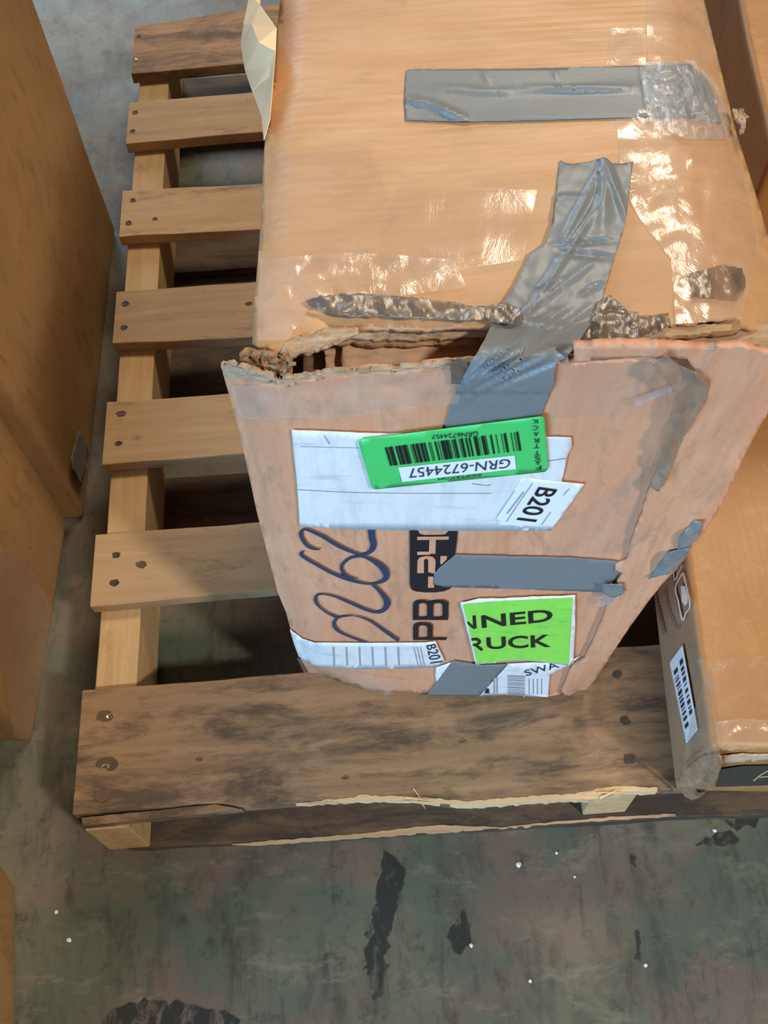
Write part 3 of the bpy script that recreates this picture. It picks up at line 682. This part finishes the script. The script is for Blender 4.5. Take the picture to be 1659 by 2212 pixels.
# foot labels
patch('foot_label', [(626, 1360), (640, 1370), (652, 1379), (678, 1388), (800, 1389), (917, 1388), (941, 1385), (950, 1405), (961, 1427), (958, 1432), (940, 1442), (850, 1445), (763, 1446), (692, 1440), (677, 1437), (661, 1430), (645, 1418), (634, 1388)], FR, .0018, M['label'], box, .0002, 14, label='torn white label strip across the foot')
text('lettering', 'B201', [(921, 1395), (929, 1434), (956, 1430), (940, 1391)], FR, .0023, M['ink'], box)
strokes('label_print', [[(894 + k * 7, 1398, 1.5), (903 + k * 7, 1438, 1.5)] for k in (0, 1, 2)] + [[(720 + k * 28, 1398, 3), (722 + k * 28, 1438, 3)] for k in range(6)], FR, .0022, M['faint'], box)
patch('foot_label', [(942, 1442), (976, 1430), (955, 1460), (944, 1478), (940, 1460)], FR, .0017, M['white'], box, .0002, 12)
f2 = patch('foot_label', [(1095, 1434), (1150, 1431), (1216, 1434), (1252, 1418), (1230, 1438), (1189, 1457), (1186, 1480), (1184, 1508), (1030, 1509), (1055, 1480)], FR, .0019, M['label'], box, .0002, 14, label='white label corner with a barcode beside the slanted tape')
text('lettering', 'SWA', [(1137, 1461), (1209, 1442), (1200, 1430), (1131, 1449)], FR, .0024, M['inkb'], f2)
polys('barcode', [[(1096, y), (1134, y + 2), (1134, y + 2 + h), (1096, y + h)] for y, h in ((1459, 3), (1464, 1.5), (1468, 2.5), (1473, 1), (1476, 2), (1480, 1.2), (1484, 2.6), (1489, 1.2), (1492, 1), (1495, 2), (1499, 1.5))], FR, .0024, M['faint'], f2, step=0)
polys('label_print', [[(1050, 1488), (1056, 1488), (1057, 1498), (1046, 1497)]], FR, .0024, M['ink'], f2, step=0)
polys('label_print', [[(1066 + k * 6, 1462), (1069 + k * 6, 1462), (1069 + k * 6, 1500), (1066 + k * 6, 1500)] for k in (0, 1)] + [[(1142 + k * 9, 1466), (1144 + k * 9, 1466), (1144 + k * 9, 1500), (1142 + k * 9, 1500)] for k in range(4)], FR, .0023, M['faint'], f2, step=0, kind='stuff')

# blue marker 2622 written sideways
zz = lambda L: [(620 + x / 6.38, 1130 + y / 6.38, wd / 6.38) for x, y, wd in L]
strokes('marker_number', [zz([(1160, 85, 100), (1170, 200, 90), (1190, 290, 85), (1165, 370, 75), (1100, 420, 40), (1030, 435, 30), (900, 400, 40), (700, 310, 50), (500, 190, 45), (300, 100, 35), (230, 90, 30), (190, 140, 55), (210, 220, 50), (280, 310, 45), (370, 355, 35), (460, 365, 12)]),
    zz([(230, 395, 20), (190, 420, 45), (230, 470, 40), (400, 570, 38), (600, 680, 38), (800, 760, 50), (1000, 820, 35), (1150, 840, 25), (1270, 820, 40), (1360, 760, 75), (1360, 680, 90), (1290, 590, 80), (1150, 500, 50), (1030, 460, 35), (880, 480, 35), (780, 550, 45), (750, 620, 45), (790, 700, 40), (870, 750, 30), (980, 768, 8)]),
    zz([(1180, 850, 40), (1260, 920, 45), (1350, 1030, 70), (1380, 1110, 90), (1330, 1200, 60), (1230, 1230, 35), (1080, 1190, 40), (850, 1090, 35), (650, 1010, 25), (480, 980, 20), (400, 1010, 40), (395, 1080, 45), (450, 1160, 25), (560, 1240, 25), (690, 1300, 40)]),
    zz([(900, 1275, 15), (760, 1290, 25), (680, 1320, 40), (645, 1390, 45), (680, 1460, 45), (760, 1520, 30), (900, 1580, 25), (1100, 1650, 25)]),
    zz([(900, 1275, 12), (1040, 1305, 20), (1180, 1370, 30), (1350, 1490, 40), (1540, 1620, 45)])], FR, .0013, M['marker'], box)
# black printed lettering, running up the front
q = lambda L: [(860 + x / 7.54, 1130 + y / 7.54) for x, y in L]
pb = polys('printed_plate', [q([(188, 100), (970, 100), (955, 300), (930, 490), (925, 900), (890, 1030), (840, 1075), (750, 1110), (600, 1130), (450, 1130), (300, 1115), (250, 1100), (205, 1060), (190, 980)])], FR, .0012, M['ink'], box)
polys('plate_letters', [q([(325, 120), (350, 170), (430, 192), (540, 190), (640, 190), (760, 185), (810, 140), (800, 120)]), q([(310, 222), (825, 218), (822, 270), (310, 275)]), q([(510, 268), (615, 268), (608, 500), (500, 500)]), q([(310, 465), (520, 465), (520, 515), (310, 518)]),
      q([(310, 815), (315, 610), (350, 560), (450, 536), (560, 546), (605, 590), (610, 660), (600, 820), (580, 822), (490, 800), (490, 600), (470, 582), (430, 588), (422, 610), (420, 815)]), q([(690, 535), (798, 535), (792, 590), (710, 670), (685, 665)]), q([(490, 870), (570, 870), (590, 1050), (485, 1055)])],
      FR, .0016, M['card_front'], pb, 'bare cardboard letters in the black plate')
b_ = lambda x0, y0, x1, y1: q([(x0, y0), (x1, y0), (x1, y1), (x0, y1)])
polys('printed_letters', [b_(240, 1530, 812, 1580), q([(240, 1330), (255, 1285), (320, 1258), (420, 1253), (520, 1275), (640, 1253), (750, 1258), (810, 1285), (825, 1330), (815, 1345), (720, 1345), (710, 1315), (660, 1303), (600, 1310), (570, 1345), (470, 1345), (460, 1315), (410, 1303), (350, 1312), (330, 1345), (240, 1345)]),
      b_(240, 1340, 330, 1535), b_(470, 1340, 570, 1535), b_(722, 1340, 815, 1535),
      b_(245, 1868, 785, 1906), q([(240, 1710), (255, 1650), (320, 1625), (420, 1622), (510, 1630), (560, 1665), (565, 1710), (475, 1710), (465, 1680), (410, 1665), (350, 1675), (330, 1710)]), b_(243, 1705, 328, 1872), b_(477, 1705, 560, 1872)], FR, .0013, M['ink'], box)

# ================================================================ scrap of paper at the carton's left side
ps = [(540, -12, .63), (563, -12, .63), (562, 10, .64), (598, 62, .664), (560, 92, .664), (545, 53, .640), (527, 53, .625), (521, 95, .600), (530, 150, .595), (546, 198, .600), (566, 250, .615), (571, 303, .650), (584, 258, .652), (596, 110, .660), (584, 140, .632), (584, 165, .625), (576, 225, .630)]
bm = bmesh.new(); V = [bm.verts.new(Surf((0, 0, z), EZ).at(u, v)) for u, v, z in ps]
for f in ((0, 1, 2, 5, 6), (2, 3, 4, 5), (5, 4, 7, 6), (4, 8, 7), (3, 13, 4), (13, 14, 4), (14, 8, 4), (14, 15, 9, 8), (15, 16, 10, 9), (16, 11, 10), (13, 12, 15, 14), (12, 11, 16, 15)):
    bm.faces.new([V[i] for i in f])
bmesh.ops.triangulate(bm, faces=bm.faces[:])
bm.normal_update()
me = bpy.data.meshes.new('paper_scrap'); bm.to_mesh(me); bm.free()
o = link('paper_scrap', me, M['paper']); m = o.modifiers.new('thickness', 'SOLIDIFY'); m.thickness = .0005
o['label'] = 'crumpled cream paper scrap sticking out beside the tall battered carton'; o['category'] = 'paper'

# ================================================================ the other cartons
def carton(name, label, o0, yaw, wd, dp, h, mats, lean=0, amp=.003, top=True):
    ex = Vector((math.cos(yaw), math.sin(yaw), 0)); ey = Vector((-math.sin(yaw), math.cos(yaw), 0)); o0 = Vector(o0)
    root = thing(name, label, 'box', tuple(o0))
    bm = bmesh.new(); bmesh.ops.create_cube(bm, size=1)
    bm.transform(Matrix.Translation((.5, .5, .5)))
    bm.transform(Matrix.Diagonal((wd, dp, h, 1)))
    bmesh.ops.bevel(bm, geom=bm.edges[:], offset=.007, segments=3, affect='EDGES', profile=.6)
    for ax, L in ((0, wd), (1, dp), (2, h)):
        k = int(L / .025)
        for i in range(1, k):
            co = [0, 0, 0]; co[ax] = L * i / k; no = [0, 0, 0]; no[ax] = 1
            bmesh.ops.bisect_plane(bm, geom=bm.verts[:] + bm.edges[:] + bm.faces[:], plane_co=co, plane_no=no)
    s = random.random() * 40
    for v in bm.verts:
        p = v.co.copy(); kz = min(1, p.z / .03)
        p.x += amp * nz(p.y * 6, p.z * 6, s) * kz; p.y += amp * nz(p.x * 6, p.z * 6, s + 4) * kz; p.z += amp * .6 * nz(p.x * 6, p.y * 6, s + 8) * kz
        v.co = o0 + ex * p.x + ey * (p.y + lean * p.z) + Vector((0, 0, p.z))
    bm.normal_update()
    me = bpy.data.meshes.new('carton_body')
    for f in bm.faces:
        f.smooth = True
        if len(mats) > 1 and f.normal.dot(ex) < -.6: f.material_index = 1
    bm.to_mesh(me); bm.free()
    b = link('carton_body', me, M[mats[0]], root)
    for k in mats[1:]: me.materials.append(M[k])
    return root, ex, ey
# left row
yl = math.radians(-3.3)
LX = Vector((math.cos(yl), math.sin(yl), 0)); LY = Vector((-math.sin(yl), math.cos(yl), 0))
def left_carton(name, label, pf, dp, h, lean=0, yl=yl):
    # pf: floor point of the front right corner; body extends to -x
    wd = .45
    return carton(name, label, Vector(pf) - Vector((math.cos(yl), math.sin(yl), 0)) * wd, yl, wd, dp, h, ['card_left'], lean)
c1, _, _ = left_carton('carton', 'brown carton near left edge, standing beside the front half of the pallet', (-.091, .123, .001), .272, 1.02)
c2, _, _ = left_carton('carton', 'dark shaded brown carton standing behind the near left carton', (-.056, .398, .001), .475, 1.0, 0, math.radians(-1.2))
c3, _, _ = carton('carton', 'small part of a brown carton in the lower left corner', Vector((-.060 - .30, -.359, .001)), math.radians(6), .30, .30, .26, ['card_left'], .30)
# address label and tape on the shaded one
LS = Surf((-.056, .398, 0), LX)
patch('carton_label', [(171, 930), (189, 962), (191, 985), (176, 1046), (157, 1012), (154, 990)], LS, .0048, M['label_shaded'], c2, .0003, 6, label='small white label')
LS1 = Surf((-.091, .123, 0), LX)
patch('packing_tape', [(0, 1180), (50, 1195), (120, 1330), (85, 1500), (60, 1600), (30, 1590), (0, 1400)], LS1, .0044, M['film'], c1, 0, 10)
# right: tall one behind
c4, _, _ = carton('tall_carton', 'tall tan carton at upper right edge, behind the battered carton', (.640, .400, T + .001), math.radians(-5.5), .36, .40, .379, ['card_right', 'card_left'])
# right: orange taped one
yr = math.radians(-5.0)
c5, RX, RY = carton('orange_carton', 'orange-brown carton on the right of the pallet with a white barcode label on its side', (.5595, -.010, T + .001), yr, .42, .36, .139, ['card_right', 'card_side'], amp=.002)
RO = Vector((.5595, -.010, T))
SL = Surf(RO, -RX); SF = Surf(RO, -RY); ST = Surf(RO + Vector((0, 0, .14)), EZ)
lb = patch('barcode_label', rrect([(1474, 1392), (1507, 1576), (1482, 1606), (1446, 1432)], 3), SL, .0022, M['white'], c5, .0003, 8, label='white barcode label on the left side')
def lbl(a, b):
    p = lerp2((1446, 1432), (1474, 1392), a); r = lerp2((1482, 1606), (1507, 1576), a); return lerp2(p, r, b)
bl = []
for a0, a1, lst in ((.14, .40, ((.14, .05), (.23, .012), (.26, .02), (.31, .03), (.36, .012), (.40, .05), (.47, .02), (.51, .03), (.56, .04), (.62, .015), (.66, .03), (.72, .04), (.80, .05))),
                    (.62, .82, ((.12, .06), (.21, .04), (.27, .03), (.33, .05), (.41, .015), (.47, .04), (.55, .02), (.60, .05), (.68, .02), (.72, .05)))):
    for s, wd in lst: bl.append([lbl(a0, s), lbl(a1, s), lbl(a1, s + wd), lbl(a0, s + wd)])
polys('barcode', bl, SL, .0028, M['inkb'], lb, step=0)
k = lambda L: [(1400 + x / 9.22, 1130 + y / 9.22) for x, y in L]
strokes('printed_emblem', [[p + (3.2,) for p in k([(690, 985), (545, 1280), (600, 1560), (680, 1930), (755, 1790), (832, 1645), (760, 1250), (692, 985)])], [p + (2.6,) for p in k([(680, 840), (600, 1000), (530, 1140), (505, 1000), (480, 870)])]], SL, .0022, M['cream_ink'], c5)
polys('printed_emblem', [k([(650, 1250), (735, 1255), (790, 1480), (790, 1580), (735, 1650), (670, 1560)])], SL, .0024, M['cream_ink'], c5)
strokes('printed_frame', [[p + (2.2,) for p in k([(440, 880), (520, 1200), (560, 1500), (620, 1800)])], [p + (1.8,) for p in k([(330, 1300), (400, 1700), (560, 2080), (620, 2060)])]], SL, .0021, M['brown_ink'], c5)
rb = random.Random(3)
polys('printed_lettering', [k([(x, y), (x + 40, y - 20), (x + 48, y + 26), (x + 8, y + 44)]) for x, y in [(95 + (t * 24) % 1000 * .68 + 0, 1370 + t * 66) for t in range(13)]], SL, .0021, M['brown_ink'], c5, step=0, kind='stuff')
bd = polys('dark_band', [[(1556, 1662), (1600, 1655), (1700, 1652), (1720, 1692), (1650, 1697), (1545, 1700)]], SF, .0022, M['band'], c5)
strokes('lettering', [[(1627, 1687, 3), (1645, 1673, 3), (1662, 1664, 3)], [(1662, 1664, 3.5), (1663, 1675, 3.5), (1665, 1688, 3.5)], [(1640, 1679, 2.5), (1665, 1677, 2.5)]], SF, .0026, M['cream_letter'], bd)
patch('clear_tape', [(1545, 1560), (1600, 1552), (1720, 1560), (1720, 1612), (1600, 1618), (1560, 1622), (1548, 1600)], ST, .0022, M['film_w'], c5, 0, 7, 3, 9, crinkle(.0016, .06))
patch('clear_tape', [(1505, 1425), (1720, 1412), (1720, 1560), (1560, 1560)], ST, .0018, M['film'], c5, 0, 12, 1, 12, crinkle(.0004, .03))
patch('clear_tape', [(1490, 1560), (1535, 1440), (1560, 1590), (1552, 1650), (1500, 1700), (1470, 1700)], Fold(SL, ST, 1500, 1501) if False else SL, .0030, M['film_w'], c5, 0, 7, 2, 10, crinkle(.001, .06))
patch('raw_edge', [(1560, 1634), (1600, 1630), (1720, 1628), (1720, 1640), (1600, 1646), (1562, 1650)], SF, .0024, M['card_pale'], c5, .001, 7, 2, 8, crinkle(.001, .08))
patch('crushed_corner', [(1470, 1708), (1462, 1690), (1478, 1664), (1505, 1640), (1532, 1628), (1560, 1634), (1556, 1662), (1544, 1690), (1528, 1706), (1512, 1722), (1494, 1730), (1482, 1722)], Surf(RO + Vector((.002, 0, 0)), (-RX - RY).normalized()), .002, M['crushed'], c5, .0015, 5, 4, 7, lambda u, v: .0045 * (abs(nz(u * .05 - v * .03, v * .02, 4)) - .2), smooth=False, label='crushed frayed front corner')
strokes('tear', [[(1478, 1650, 3), (1500, 1630, 4), (1518, 1622, 2)], [(1500, 1712, 6), (1510, 1716, 7), (1520, 1712, 4)]], Surf(RO + Vector((.002, 0, 0)), (-RX - RY).normalized()), .0052, M['card_in'], c5)
# crumbs on the floor
for i, (u, v, r) in enumerate(((1121, 1868, .0032), (1202, 1843, .0016), (1145, 2120, .002), (1018, 2043, .0022), (1394, 2085, .002), (1544, 1795, .0025), (122, 1970, .002), (150, 2031, .003), (1241, 1894, .0015))):
    p = FL.at(u, v); bm = bmesh.new(); bmesh.ops.create_icosphere(bm, subdivisions=1, radius=r)
    for q_ in bm.verts:
        q_.co *= 1 + .5 * nz(q_.co.x * 900 + i, q_.co.y * 900, q_.co.z * 900); q_.co.z = max(q_.co.z * .6, -r * .2)
        q_.co += p + Vector((0, 0, r * .2 + .0003))
    me = bpy.data.meshes.new('paper_crumb'); bm.to_mesh(me); bm.free()
    me.transform(Matrix.Translation(-p)); o = bpy.data.objects.new('paper_crumb', me); C.objects.link(o); o.location = p; me.materials.append(M['crumb'])
    o['label'] = ('largest white crumb on the concrete floor, below the middle of the pallet', 'tiny white crumb on the floor, topmost of those in front of the pallet centre',
        'white crumb low on the floor, nearest the bottom middle of the picture', 'white crumb beside the small round black stain', 'white crumb touching the thin black mark, lower right of floor',
        'white crumb beside the black stain under the taped orange carton', 'upper of two white crumbs on the floor between pallet corner and lower left carton', 'lower of two white crumbs on the floor near the lower left carton',
        'smallest white speck on the floor, right of the largest crumb')[i]
    o['category'] = 'debris'; o['group'] = 'white crumbs on the floor'
